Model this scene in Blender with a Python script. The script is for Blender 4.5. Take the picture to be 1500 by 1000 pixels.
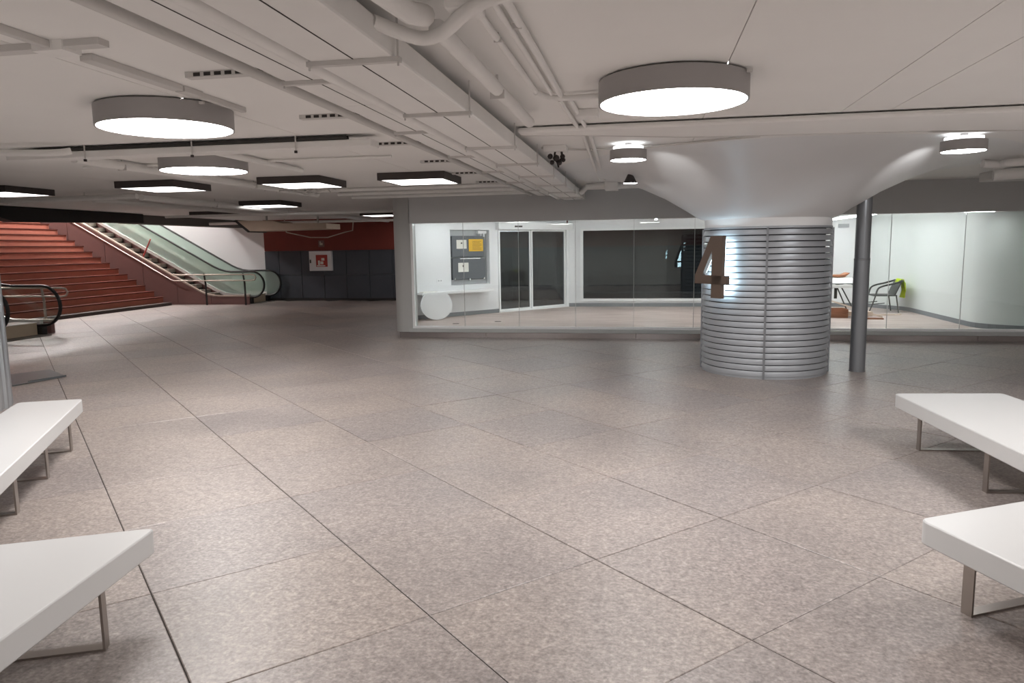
import bpy, math, random
from mathutils import Vector, Matrix
random.seed(7)
scene = bpy.context.scene
COL = scene.collection
for o in list(bpy.data.objects):
    bpy.data.objects.remove(o)

# ------------------------------------------------------------------ camera
EYE = Vector((0, 0, 1.655))
PITCH, ROLL, YAW, FPX = 0.12947, -0.01455, math.radians(10.4), 1067.0
def to_b(v):
    c, s = math.cos(YAW), math.sin(YAW)
    return Vector((v[0]*c - v[1]*s, v[0]*s + v[1]*c, v[2]))
_f = Vector((0, math.cos(PITCH), -math.sin(PITCH)))
_u = Vector((0, math.sin(PITCH), math.cos(PITCH)))
_r = Vector((1, 0, 0))
_r2 = _r*math.cos(ROLL) + _u*math.sin(ROLL)
_u2 = -_r*math.sin(ROLL) + _u*math.cos(ROLL)
CR, CU, CF = to_b(_r2), to_b(_u2), to_b(_f)
cam_d = bpy.data.cameras.new('camera')
cam_d.sensor_width = 36.0
cam_d.lens = 36.0*FPX/1500.0
cam_d.clip_start = 0.05
cam = bpy.data.objects.new('camera', cam_d)
COL.objects.link(cam)
cam.matrix_world = Matrix(((CR.x, CU.x, -CF.x, EYE.x), (CR.y, CU.y, -CF.y, EYE.y),
                           (CR.z, CU.z, -CF.z, EYE.z), (0, 0, 0, 1)))
scene.camera = cam

# ------------------------------------------------------------------ world, exposure, lamp levels
world = bpy.data.worlds.new('world')
scene.world = world
world.use_nodes = True
world.node_tree.nodes['Background'].inputs[0].default_value = (1.0, 0.95, 0.9, 1)
world.node_tree.nodes['Background'].inputs[1].default_value = 0.01
vs = scene.view_settings
vs.view_transform = 'Standard'
vs.look = 'None'
vs.exposure = 1.9
vs.gamma = 1.0
vs.use_curve_mapping = False
E_ROUND, E_SQUARE, E_SMALL, E_LED, E_SHAFT, E_HALO = 11.0, 1.6, 16.0, 14.5, 46.0, 3.3
CEIL = 2.62
scene.cycles.max_bounces = 7
scene.cycles.glossy_bounces = 3
scene.cycles.transmission_bounces = 4

# ------------------------------------------------------------------ materials
MATS = {}
def mat(name, color, rough=0.6, metal=0.0, noise=0.0, nscale=8.0, bump=0.0, bscale=60.0, emit=None, spec=0.5):
    m = bpy.data.materials.new(name)
    m.use_nodes = True
    nt = m.node_tree
    b = nt.nodes['Principled BSDF']
    col = (*color, 1)
    b.inputs['Base Color'].default_value = col
    b.inputs['Roughness'].default_value = rough
    b.inputs['Metallic'].default_value = metal
    b.inputs['Specular IOR Level'].default_value = spec
    if noise > 0 or bump > 0:
        g = nt.nodes.new('ShaderNodeNewGeometry')
    if noise > 0:
        n = nt.nodes.new('ShaderNodeTexNoise')
        n.inputs['Scale'].default_value = nscale
        n.inputs['Detail'].default_value = 5
        nt.links.new(g.outputs['Position'], n.inputs['Vector'])
        mx = nt.nodes.new('ShaderNodeMixRGB')
        mx.inputs[1].default_value = (*[c*(1-noise) for c in color], 1)
        mx.inputs[2].default_value = (*[min(1, c*(1+noise)) for c in color], 1)
        nt.links.new(n.outputs['Fac'], mx.inputs[0])
        nt.links.new(mx.outputs[0], b.inputs['Base Color'])
    if bump > 0:
        n2 = nt.nodes.new('ShaderNodeTexNoise')
        n2.inputs['Scale'].default_value = bscale
        nt.links.new(g.outputs['Position'], n2.inputs['Vector'])
        bp = nt.nodes.new('ShaderNodeBump')
        bp.inputs['Strength'].default_value = bump
        bp.inputs['Distance'].default_value = 0.01
        nt.links.new(n2.outputs['Fac'], bp.inputs['Height'])
        nt.links.new(bp.outputs[0], b.inputs['Normal'])
    if emit:
        b.inputs['Emission Color'].default_value = (*emit[0], 1)
        b.inputs['Emission Strength'].default_value = emit[1]
    MATS[name] = m
    return m

def granite():
    m = bpy.data.materials.new('granite_tile')
    m.use_nodes = True
    nt = m.node_tree
    N, L = nt.nodes, nt.links
    b = N['Principled BSDF']
    g = N.new('ShaderNodeNewGeometry')
    v = N.new('ShaderNodeTexVoronoi'); v.inputs['Scale'].default_value = 110
    n = N.new('ShaderNodeTexNoise'); n.inputs['Scale'].default_value = 48; n.inputs['Detail'].default_value = 6
    big = N.new('ShaderNodeTexNoise'); big.inputs['Scale'].default_value = 0.9; big.inputs['Detail'].default_value = 5
    for t in (v, n, big):
        L.new(g.outputs['Position'], t.inputs['Vector'])
    r1 = N.new('ShaderNodeValToRGB')
    r1.color_ramp.elements[0].position = 0.22; r1.color_ramp.elements[0].color = (0.190, 0.167, 0.160, 1)
    r1.color_ramp.elements[1].position = 0.80; r1.color_ramp.elements[1].color = (0.44, 0.403, 0.388, 1)
    e = r1.color_ramp.elements.new(0.52); e.color = (0.312, 0.282, 0.271, 1)
    L.new(n.outputs['Fac'], r1.inputs[0])
    sep = N.new('ShaderNodeSeparateColor'); L.new(v.outputs['Color'], sep.inputs[0])
    r2 = N.new('ShaderNodeValToRGB')
    r2.color_ramp.elements[0].position = 0.0; r2.color_ramp.elements[0].color = (0.78, 0.77, 0.76, 1)
    r2.color_ramp.elements[1].position = 1.0; r2.color_ramp.elements[1].color = (1.16, 1.13, 1.10, 1)
    L.new(sep.outputs[0], r2.inputs[0])
    mul = N.new('ShaderNodeMixRGB'); mul.blend_type = 'MULTIPLY'; mul.inputs[0].default_value = 0.75
    L.new(r1.outputs[0], mul.inputs[1]); L.new(r2.outputs[0], mul.inputs[2])
    oi = N.new('ShaderNodeObjectInfo')
    r3 = N.new('ShaderNodeValToRGB')
    r3.color_ramp.elements[0].color = (0.93, 0.93, 0.945, 1); r3.color_ramp.elements[1].color = (1.07, 1.045, 1.01, 1)
    L.new(oi.outputs['Random'], r3.inputs[0])
    mul2 = N.new('ShaderNodeMixRGB'); mul2.blend_type = 'MULTIPLY'; mul2.inputs[0].default_value = 1
    L.new(mul.outputs[0], mul2.inputs[1]); L.new(r3.outputs[0], mul2.inputs[2])
    r4 = N.new('ShaderNodeValToRGB')
    r4.color_ramp.elements[0].position = 0.3; r4.color_ramp.elements[0].color = (0.82, 0.81, 0.82, 1)
    r4.color_ramp.elements[1].position = 0.75; r4.color_ramp.elements[1].color = (1.16, 1.13, 1.10, 1)
    L.new(big.outputs['Fac'], r4.inputs[0])
    mul3 = N.new('ShaderNodeMixRGB'); mul3.blend_type = 'MULTIPLY'; mul3.inputs[0].default_value = 1
    L.new(mul2.outputs[0], mul3.inputs[1]); L.new(r4.outputs[0], mul3.inputs[2])
    blot = N.new('ShaderNodeTexNoise'); blot.inputs['Scale'].default_value = 17; blot.inputs['Detail'].default_value = 4; blot.inputs['Roughness'].default_value = 0.65
    L.new(g.outputs['Position'], blot.inputs['Vector'])
    r5 = N.new('ShaderNodeValToRGB')
    r5.color_ramp.elements[0].position = 0.34; r5.color_ramp.elements[0].color = (0.80, 0.79, 0.78, 1)
    r5.color_ramp.elements[1].position = 0.68; r5.color_ramp.elements[1].color = (1.15, 1.14, 1.13, 1)
    L.new(blot.outputs['Fac'], r5.inputs[0])
    mul4 = N.new('ShaderNodeMixRGB'); mul4.blend_type = 'MULTIPLY'; mul4.inputs[0].default_value = 1
    L.new(mul3.outputs[0], mul4.inputs[1]); L.new(r5.outputs[0], mul4.inputs[2])
    L.new(mul4.outputs[0], b.inputs['Base Color'])
    rr = N.new('ShaderNodeMapRange')
    rr.inputs['To Min'].default_value = 0.33; rr.inputs['To Max'].default_value = 0.52
    L.new(big.outputs['Fac'], rr.inputs['Value']); L.new(rr.outputs[0], b.inputs['Roughness'])
    bp = N.new('ShaderNodeBump'); bp.inputs['Strength'].default_value = 0.06; bp.inputs['Distance'].default_value = 0.004
    L.new(n.outputs['Fac'], bp.inputs['Height']); L.new(bp.outputs[0], b.inputs['Normal'])
    MATS['granite'] = m
def glass(name, tint, refl=1.0, ior=1.5):
    m = bpy.data.materials.new(name)
    m.use_nodes = True
    nt = m.node_tree
    N, L = nt.nodes, nt.links
    N.remove(N['Principled BSDF'])
    t = N.new('ShaderNodeBsdfTransparent'); t.inputs[0].default_value = (*tint, 1)
    g = N.new('ShaderNodeBsdfGlossy'); g.inputs[0].default_value = (0.95, 1.0, 0.98, 1); g.inputs['Roughness'].default_value = 0.01
    lw = N.new('ShaderNodeLayerWeight'); lw.inputs[0].default_value = 0.5
    pw = N.new('ShaderNodeMath'); pw.operation = 'POWER'; pw.inputs[1].default_value = 5
    L.new(lw.outputs['Facing'], pw.inputs[0])
    f = N.new('ShaderNodeMath'); f.operation = 'MULTIPLY_ADD'; f.inputs[1].default_value = 0.96; f.inputs[2].default_value = 0.035
    L.new(pw.outputs[0], f.inputs[0])
    mx = N.new('ShaderNodeMixShader')
    L.new(f.outputs[0], mx.inputs[0]); L.new(t.outputs[0], mx.inputs[1]); L.new(g.outputs[0], mx.inputs[2])
    L.new(mx.outputs[0], N['Material Output'].inputs[0])
    MATS[name] = m
def emis(name, color, strength):
    m = bpy.data.materials.new(name)
    m.use_nodes = True
    nt = m.node_tree
    b = nt.nodes['Principled BSDF']
    b.inputs['Base Color'].default_value = (0.8, 0.8, 0.8, 1)
    b.inputs['Emission Color'].default_value = (*color, 1)
    b.inputs['Emission Strength'].default_value = strength
    MATS[name] = m
def planks():
    m = mat('laminate', (0.50, 0.40, 0.36), 0.45)
    nt = m.node_tree
    N, L = nt.nodes, nt.links
    g = N.new('ShaderNodeNewGeometry')
    mp = N.new('ShaderNodeMapping'); mp.inputs['Scale'].default_value = (0.7, 7, 1)
    L.new(g.outputs['Position'], mp.inputs[0])
    n = N.new('ShaderNodeTexNoise'); n.inputs['Scale'].default_value = 2.2; n.inputs['Detail'].default_value = 4
    L.new(mp.outputs[0], n.inputs['Vector'])
    r = N.new('ShaderNodeValToRGB')
    r.color_ramp.elements[0].position = 0.35; r.color_ramp.elements[0].color = (0.40, 0.31, 0.28, 1)
    r.color_ramp.elements[1].position = 0.68; r.color_ramp.elements[1].color = (0.58, 0.48, 0.44, 1)
    L.new(n.outputs['Fac'], r.inputs[0])
    L.new(r.outputs[0], N['Principled BSDF'].inputs['Base Color'])
granite()
planks()
glass('glass_clear', (0.93, 0.96, 0.95))
def frosted(name, col, amount):
    glass(name, (0.90, 0.96, 0.93))
    nt = MATS[name].node_tree; N, L = nt.nodes, nt.links
    out = N['Material Output']; src = out.inputs[0].links[0].from_socket
    df = N.new('ShaderNodeBsdfDiffuse'); df.inputs[0].default_value = (*col, 1)
    tr = N.new('ShaderNodeBsdfTranslucent'); tr.inputs[0].default_value = (*col, 1)
    m1 = N.new('ShaderNodeMixShader'); m1.inputs[0].default_value = 0.45
    L.new(df.outputs[0], m1.inputs[1]); L.new(tr.outputs[0], m1.inputs[2])
    m2 = N.new('ShaderNodeMixShader'); m2.inputs[0].default_value = amount
    L.new(src, m2.inputs[1]); L.new(m1.outputs[0], m2.inputs[2]); L.new(m2.outputs[0], out.inputs[0])
frosted('glass_frosted', (0.70, 0.80, 0.74), 0.35)
glass('glass_dark', (0.52, 0.55, 0.60))
emis('lamp_round', (1.0, 0.98, 0.965), E_ROUND)
emis('lamp_square', (1.0, 0.96, 0.93), E_SQUARE)
emis('lamp_small', (0.96, 0.98, 1.0), E_SMALL)
emis('lamp_upslot', (0.96, 0.98, 1.0), 0.5)
emis('lamp_led', (0.97, 0.985, 1.0), E_LED)
emis('lamp_shaft', (1.0, 0.95, 0.93), E_SHAFT)
emis('lamp_halo', (0.62, 0.86, 1.0), E_HALO)
mat('grout', (0.055, 0.045, 0.04), 0.9)
mat('ceiling_paint', (0.86, 0.85, 0.83), 0.85, noise=0.04, nscale=1.2, bump=0.05, bscale=25)
mat('pipe_paint', (0.84, 0.83, 0.81), 0.6, noise=0.06, nscale=6)
mat('duct_paint', (0.85, 0.84, 0.82), 0.5, noise=0.05, nscale=3)
mat('strut_paint', (0.62, 0.605, 0.585), 0.55)
mat('slot_dark', (0.04, 0.036, 0.034), 0.9)
mat('lamp_housing', (0.40, 0.385, 0.38), 0.5, metal=0.2)
mat('lamp_frame_dark', (0.055, 0.045, 0.043), 0.55)
mat('funnel_white', (0.80, 0.80, 0.80), 0.45, noise=0.03, nscale=2)
mat('collar_white', (0.90, 0.90, 0.90), 0.45)
mat('slat_metal', (0.40, 0.415, 0.44), 0.38, metal=0.35, noise=0.08, nscale=5)
mat('slat_core', (0.02, 0.02, 0.022), 0.8)
mat('pole_metal', (0.24, 0.25, 0.265), 0.35, metal=0.5)
mat('bronze', (0.16, 0.115, 0.09), 0.45, metal=0.35)
mat('bench_white', (0.56, 0.555, 0.55), 0.35)
mat('steel_leg', (0.36, 0.32, 0.29), 0.28, metal=0.9)
mat('fascia_grey', (0.55, 0.55, 0.55), 0.55, noise=0.03, nscale=2)
mat('jamb_grey', (0.42, 0.42, 0.41), 0.5)
mat('sill_grey', (0.45, 0.46, 0.455), 0.45)
mat('plinth_steel', (0.42, 0.38, 0.37), 0.22, metal=0.9, noise=0.2, nscale=1.1)
mat('white_paint', (0.78, 0.78, 0.79), 0.55)
mat('pale_panel', (0.66, 0.69, 0.675), 0.45)
mat('white_frame', (0.82, 0.82, 0.82), 0.4)
mat('baseboard_grey', (0.19, 0.20, 0.215), 0.55)
mat('cabinet_grey', (0.10, 0.108, 0.118), 0.45, metal=0.2)
mat('recess_grey', (0.42, 0.43, 0.44), 0.5)
mat('paper', (0.78, 0.76, 0.70), 0.8)
mat('sticker_yellow', (0.80, 0.47, 0.03), 0.6)
mat('ink', (0.05, 0.04, 0.03), 0.8)
mat('chrome', (0.75, 0.75, 0.75), 0.2, metal=0.95)
mat('red_wall', (0.20, 0.035, 0.025), 0.6, noise=0.12, nscale=3)
mat('dark_panel', (0.065, 0.072, 0.088), 0.45, noise=0.18, nscale=2)
mat('panel_joint', (0.11, 0.115, 0.13), 0.6)
mat('stair_red', (0.50, 0.18, 0.12), 0.8, noise=0.14, nscale=4)
mat('stair_nosing', (0.13, 0.045, 0.035), 0.9, spec=0.1)
mat('stair_dark', (0.075, 0.055, 0.05), 0.7)
mat('side_brown', (0.20, 0.105, 0.095), 0.5, noise=0.08, nscale=3)
mat('trim_beige', (0.50, 0.42, 0.36), 0.4, metal=0.3)
mat('deck_white', (0.75, 0.73, 0.70), 0.3)
mat('step_grey', (0.15, 0.14, 0.125), 0.5, metal=0.3)
mat('ledge_beige', (0.27, 0.245, 0.21), 0.6)
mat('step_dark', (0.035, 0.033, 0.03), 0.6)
mat('rubber', (0.014, 0.013, 0.013), 0.45)
mat('box_beige', (0.50, 0.41, 0.30), 0.45)
mat('black_box', (0.012, 0.011, 0.011), 0.55)
mat('bulkhead', (0.13, 0.12, 0.115), 0.7)
mat('board_beige', (0.55, 0.44, 0.35), 0.75, noise=0.12, nscale=4)
mat('red_plastic', (0.42, 0.04, 0.03), 0.5)
mat('sheet_metal', (0.13, 0.14, 0.145), 0.4, metal=0.55, noise=0.12, nscale=4)
mat('pillar_steel', (0.55, 0.58, 0.61), 0.3, metal=0.85)
mat('chair_dark', (0.05, 0.055, 0.05), 0.5)
mat('vest_yellow', (0.62, 0.80, 0.02), 0.7)
mat('wood_crate', (0.33, 0.13, 0.06), 0.6, noise=0.2, nscale=7)
mat('wood_pale', (0.68, 0.55, 0.45), 0.6)
mat('white_sheet', (0.80, 0.80, 0.79), 0.7)
mat('device_dark', (0.02, 0.014, 0.013), 0.5)
mat('wall_plain', (0.70, 0.68, 0.66), 0.8)
mat('grey_back', (0.33, 0.31, 0.30), 0.8)

# ------------------------------------------------------------------ mesh builder
class MB:
    def __init__(s):
        s.v, s.f = [], []
    def add(s, vs, fs):
        n = len(s.v)
        s.v += [tuple(p) for p in vs]
        s.f += [tuple(i+n for i in f) for f in fs]
        return s
    def box(s, x0, x1, y0, y1, z0, z1):
        return s.add([(x0,y0,z0),(x1,y0,z0),(x1,y1,z0),(x0,y1,z0),(x0,y0,z1),(x1,y0,z1),(x1,y1,z1),(x0,y1,z1)],
                     [(3,2,1,0),(4,5,6,7),(0,1,5,4),(1,2,6,5),(2,3,7,6),(3,0,4,7)])
    def obox(s, o, a, b, c):
        o, a, b, c = map(Vector, (o, a, b, c))
        vs = [o, o+a, o+a+b, o+b, o+c, o+a+c, o+a+b+c, o+b+c]
        fs = [(3,2,1,0),(4,5,6,7),(0,1,5,4),(1,2,6,5),(2,3,7,6),(3,0,4,7)]
        if a.cross(b).dot(c) < 0:
            fs = [f[::-1] for f in fs]
        return s.add(vs, fs)
    def prism(s, pts, d):          # planar outline (3D points) extruded along vector d
        d = Vector(d); pts = [Vector(p) for p in pts]; n = len(pts)
        nrm = Vector((0,0,0))
        for i in range(n):
            nrm += pts[i].cross(pts[(i+1) % n])
        if nrm.dot(d) < 0:
            pts = pts[::-1]
        vs = pts + [p+d for p in pts]
        return s.add(vs, [tuple(range(n-1, -1, -1)), tuple(range(n, 2*n))] + [(i, (i+1) % n, n+(i+1) % n, n+i) for i in range(n)])
    def tube(s, pts, r, n=8, sy=1.0, cap=True):
        pts = [Vector(p) for p in pts]
        m = len(pts); rings = []
        prev = None
        for i, p in enumerate(pts):
            t = (pts[min(i+1, m-1)] - pts[max(i-1, 0)]).normalized()
            ref = Vector((0,0,1)) if abs(t.z) < 0.95 else Vector((1,0,0))
            if prev is not None and abs(t.z) >= 0.3:
                a = prev - t*prev.dot(t)
                a = a.normalized() if a.length > 1e-4 else t.cross(ref).normalized()
            else:
                a = t.cross(ref).normalized()
                if prev is not None and a.dot(prev) < 0: a = -a
            prev = a
            b = t.cross(a)
            rings.append([p + a*(r*math.cos(k*2*math.pi/n)) + b*(r*sy*math.sin(k*2*math.pi/n)) for k in range(n)])
        vs = [q for rg in rings for q in rg]; fs = []
        for i in range(m-1):
            for k in range(n):
                a, b = i*n+k, i*n+(k+1) % n
                fs.append((a, a+n, b+n, b))
        if cap:
            fs.append(tuple(range(n))); fs.append(tuple((m-1)*n+k for k in range(n-1, -1, -1)))
        return s.add(vs, fs)
    def lathe(s, c, prof, n=48, closed=False, ang=(0, 2*math.pi)):
        full = abs(ang[1]-ang[0]-2*math.pi) < 1e-6
        m = len(prof); k = n if full else n+1; vs = []; fs = []
        for i in range(k):
            t = ang[0] + (ang[1]-ang[0])*i/n
            for r, z in prof:
                vs.append((c[0]+r*math.cos(t), c[1]+r*math.sin(t), c[2]+z))
        for i in range(n):
            j = (i+1) % k
            for a in range(m if closed else m-1):
                b = (a+1) % m
                fs.append((i*m+a, j*m+a, j*m+b, i*m+b))
        return s.add(vs, fs)
    def cyl(s, c, r, h, n=32):
        s.lathe(c, [(r, 0), (r, h)], n)
        base = len(s.v)
        s.v += [(c[0]+r*math.cos(2*math.pi*i/n), c[1]+r*math.sin(2*math.pi*i/n), c[2]) for i in range(n)]
        s.v += [(c[0]+r*math.cos(2*math.pi*i/n), c[1]+r*math.sin(2*math.pi*i/n), c[2]+h) for i in range(n)]
        s.f += [tuple(base+n-1-i for i in range(n)), tuple(base+n+i for i in range(n))]
        return s

def link(name, mb, material, parent=None, smooth=False, bevel=0, origin=None):
    me = bpy.data.meshes.new(name)
    if parent is not None:
        org = Vector(parent['_org'])
    elif origin is not None:
        org = Vector(origin)
    else:
        xs = [p[0] for p in mb.v]; ys = [p[1] for p in mb.v]; zs = [p[2] for p in mb.v]
        org = Vector(((min(xs)+max(xs))/2, (min(ys)+max(ys))/2, min(zs)))
    me.from_pydata([tuple(Vector(p)-org) for p in mb.v], [], mb.f)
    me.materials.append(MATS[material])
    me.update()
    o = bpy.data.objects.new(name, me)
    COL.objects.link(o)
    if parent is not None:
        o.parent = parent
    else:
        o.location = org
    o['_org'] = tuple(org)
    if smooth:
        for p in me.polygons: p.use_smooth = True
        try:
            me.set_sharp_from_angle(angle=math.radians(40))
        except Exception:
            pass
    if bevel:
        md = o.modifiers.new('bevel', 'BEVEL'); md.width = bevel; md.segments = 2; md.limit_method = 'ANGLE'
    return o
def tag(o, label, cat, group=None, kind=None):
    o['label'] = label; o['category'] = cat
    if group: o['group'] = group
    if kind: o['kind'] = kind
    return o
def thing(name, label, cat, loc, group=None, kind=None):
    o = bpy.data.objects.new(name, None)
    COL.objects.link(o)
    o.location = loc; o['_org'] = tuple(loc)
    o.empty_display_size = 0.1
    return tag(o, label, cat, group, kind)
def struct(name, mb, material, label, cat, bevel=0, smooth=False):
    return tag(link(name, mb, material, bevel=bevel, smooth=smooth), label, cat, kind='structure')

# ================================================================== THE SETTING
# floor: square granite tiles laid at 45 degrees to the building
floor = struct('floor', MB().box(-16, 9.5, -5, 23, -0.12, -0.006), 'grout', 'polished brown grey granite floor of large square tiles laid diagonally', 'floor')
R2 = math.sqrt(0.5)
cells = []
for i in range(-18, 26):
    for j in range(-12, 30):
        nc, ac = 0.95+i, 2.30+0.99*j
        x, y = nc*R2-ac*R2, nc*R2+ac*R2
        if not (-15.2 < x < 9 and -4.2 < y < 22.6): continue
        if x > -3.9 and y > 14.3 and y < 18.2 and x < 6.0: continue
        d = Vector((x, y, 0)) - EYE
        z = d.dot(CF)
        vis = False
        if z > 0.3:
            px, py = 750+FPX*d.dot(CR)/z, 500-FPX*d.dot(CU)/z
            mg = 1100/z
            vis = -mg < px < 1500+mg and py < 1000+mg
        cells.append((0 if vis else 1, d.length, x, y))
cells.sort()
def tile_mesh(mb, x, y, dz):
    h, w = 0.4968, 0.49375
    bv = 0.004
    vs = []
    for zz, k in ((-0.03, 0), (dz-bv*0.6, 0), (dz, bv)):
        for sx, sy in ((-1,-1),(1,-1),(1,1),(-1,1)):
            a, b = sx*(h-k), sy*(w-k)
            vs.append((x+a*R2-b*R2, y+a*R2+b*R2, zz))
    fs = [(8,9,10,11)]
    for q in (0, 4):
        fs += [(q+i, q+(i+1) % 4, q+4+(i+1) % 4, q+4+i) for i in range(4)]
    mb.add(vs, fs)
tm = MB(); tile_mesh(tm, 0, 0, 0)
tme = bpy.data.meshes.new('tile'); tme.from_pydata(tm.v, [], tm.f); tme.materials.append(MATS['granite'])
rest = MB()
forg = Vector(floor['_org'])
for k, (nv, dist, x, y) in enumerate(cells):
    if k < 300:
        o = bpy.data.objects.new('tile', tme); COL.objects.link(o); o.parent = floor
        o.location = Vector((x, y, random.uniform(-0.0008, 0.0008))) - forg
        o.rotation_euler = (random.uniform(-1, 1)*0.0009, random.uniform(-1, 1)*0.0009, 0)
    else:
        tile_mesh(rest, x, y, 0)
ro = link('tile_field', rest, 'granite', floor); ro['kind'] = 'stuff'

# ceiling with a stair opening
cb = MB()
cb.box(-13.6, 9.5, -5, 23, CEIL+0.012, CEIL+0.3)
cb.box(-16, -13.6, -5, 11.2, CEIL+0.012, CEIL+0.3)
ceiling = struct('ceiling', cb, 'ceiling_paint', 'low warm white painted ceiling carrying pipes, ducts and lamps', 'ceiling')
ub = [-13.6, -7.2, -2.9, 0.43, 1.43, 1.78, 5.0, 9.4]
vb = [-5, -1.2, 5.93, 12.85, 22.9]
for i in range(len(ub)-1):
    for j in range(len(vb)-1):
        link('ceiling_panel', MB().box(ub[i]+.003, ub[i+1]-.003, vb[j]+.003, vb[j+1]-.003, CEIL, CEIL+0.014), 'ceiling_paint', ceiling)
link('ceiling_panel', MB().box(-16, -13.603, -5, 11.2, CEIL, CEIL+0.014), 'ceiling_paint', ceiling)

# outer walls
struct('wall_rear', MB().box(-16, 9.5, -5.2, -5, 0, CEIL), 'wall_plain', 'plain warm grey wall behind the benches', 'wall')
struct('wall_right', MB().box(9.3, 9.5, -5, 23, 0, CEIL), 'wall_plain', 'plain warm grey wall at the right end of the hall', 'wall')
struct('wall_left', MB().box(-16.2, -16, -5, 11.2, 0, CEIL), 'grey_back', 'plain dim grey wall at the left end of the hall', 'wall')

# far wall: red band over dark square panels
wf = thing('wall_back', 'far wall with dark red band above two rows of dark panels', 'wall', (-3, 22.1, 0), kind='structure')
link('red_band', MB().box(-12.28, 9.3, 22.22, 22.4, 1.62, CEIL), 'red_wall', wf)
link('joint_backing', MB().box(-12.28, 9.3, 22.25, 22.4, 0.0, 1.62), 'panel_joint', wf)
x = -12.56
while x < 9.2:
    for z0, z1 in ((0.09, 0.825), (0.845, 1.605)):
        a, b = max(x+0.012, -12.28), min(x+0.765-0.0, 9.28)
        link('panel', MB().box(a, b, 22.22, 22.255, z0, z1), 'dark_panel', wf)
    x += 0.777
link('plinth_strip', MB().box(-12.28, 9.3, 22.23, 22.4, 0.0, 0.075), 'slot_dark', wf)

# stairwell shell
struct('wall_escalator', MB().box(-26, -12.28, 22.3, 22.6, 0, 6.2), 'white_paint', 'bright white wall behind the escalator beside the stairs', 'wall')
struct('wall_stairwell', MB().box(-26, -13.6, 11.0, 11.2, 0, 6.2), 'side_brown', 'brown side wall of the stairwell on the near side', 'wall')
struct('wall_landing', MB().box(-26.2, -26, 11, 22.6, 0, 6.2), 'stair_red', 'red wall at the head of the stairs', 'wall')
struct('wall_bulkhead', MB().box(-13.6, -13.45, 11.2, 22.42, 2.50, 6.2), 'bulkhead', 'dark grey bulkhead edge of the ceiling opening above the escalator', 'wall')
struct('ceiling_stairwell', MB().box(-26, -13.45, 11, 22.6, 6.2, 6.35), 'ceiling_paint', 'high ceiling over the stairwell', 'ceiling')
struct('floor_landing', MB().box(-26, -20.0, 11.2, 22.42, 3.0, 3.12), 'stair_red', 'upper landing floor at the head of the stairs', 'floor')

# ------------------------------------------------------------------ shop front
SF = 12.9
fa = MB().box(-4.25, 9.3, SF, SF+0.22, 2.10, CEIL)
tr = struct('trim_1', fa, 'fascia_grey', 'grey fascia band running above the shop glass', 'fascia')
jo = []
jb = [(-4.24, SF, 0), (-4.40, SF, 0)]
for k in range(1, 8):
    t = math.pi/2*k/8
    jb.append((-4.40-0.20*math.sin(t), SF+0.20-0.20*math.cos(t), 0))
jb += [(-4.60, SF+0.20, 0), (-4.60, SF+0.34, 0), (-4.24, SF+0.34, 0)]
struct('wall_shop_jamb', MB().prism([(a, b, 0.11) for a, b, c in jb], (0, 0, CEIL-0.11)), 'jamb_grey', 'rounded light grey pillar end at the left of the shop front', 'wall', smooth=True)
struct('trim_2', MB().box(-4.30, 9.3, SF-0.03, SF+0.2, 0.11, 0.178), 'sill_grey', 'grey sill under the shop glass', 'sill', bevel=0.008)
pl = thing('trim_3', 'brushed steel plinth strip below the shop front sill', 'plinth', (2, SF+0.07, 0), kind='structure')
xs = [-4.52, -2.86, -0.15, 2.6, 5.35, 7.3, 9.28]
for a, b in zip(xs[:-1], xs[1:]):
    link('plinth_panel', MB().box(a+.004, b-.004, SF+0.06, SF+0.09, 0, 0.112), 'plinth_steel', pl)
# glass wall
gl = thing('window_1', 'frameless glass shop front of tall panes with thin joints', 'glass wall', (0, SF+0.05, 0.178), kind='structure')
edges = [-4.20, -3.25, -2.235, -1.215, -0.195, 0.83, 1.87, 2.91, 3.95, 5.06, 6.12, 7.2, 8.25, 9.25]
for a, b in zip(edges[:-1], edges[1:]):
    link('pane', MB().box(a+.004, b-.004, SF+0.05, SF+0.062, 0.20, 2.115), 'glass_clear', gl)
for e in edges[1:-1]:
    link('joint', MB().box(e-.0035, e+.0035, SF+0.048, SF+0.064, 0.20, 2.115), 'sill_grey', gl)
link('bottom_rail', MB().box(-4.22, 9.28, SF+0.03, SF+0.085, 0.178, 0.215), 'white_frame', gl)
link('side_rail', MB().box(-4.24, -4.195, SF+0.02, SF+0.1, 0.178, 2.10), 'white_frame', gl)

# shop room
struct('floor_shop', MB().prism([(-4.5, SF+.1, .02), (7.0, SF+.1, .02), (5.7, 13.7, .02), (5.6, 18.2, .02), (-1.6, 18.2, .02), (-4.93, 14.3, .02)], (0, 0, .15)), 'laminate', 'pale pinkish wood laminate floor inside the shop', 'floor')
struct('ceiling_shop', MB().prism([(-4.5, SF+.2, 2.27), (7.0, SF+.2, 2.27), (6.0, 13.9, 2.27), (5.75, 18.2, 2.27), (-1.6, 18.2, 2.27), (-4.95, 14.3, 2.27)], (0, 0, .06)), 'white_paint', 'white ceiling inside the shop', 'ceiling')
P0 = Vector((-4.717, 14.56, 0)); D = Vector((2.849, 3.346, 0)).normalized(); NW = Vector((D.y, -D.x, 0))   # NW points into the shop
def wp(s_, d_, z_):
    return P0 + D*s_ + NW*d_ + Vector((0, 0, z_))
def wbox(mb, s0, s1, d0, d1, z0, z1):
    return mb.obox(wp(s0, d0, z0), D*(s1-s0), NW*(d1-d0), (0, 0, z1-z0))
wl = MB()
wbox(wl, -0.35, 0.925, -0.12, 0, .17, 2.27)
wbox(wl, 0.925, 1.985, -0.12, 0, .17, 0.84)
wbox(wl, 0.925, 1.985, -0.12, 0, 2.03, 2.27)
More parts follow.
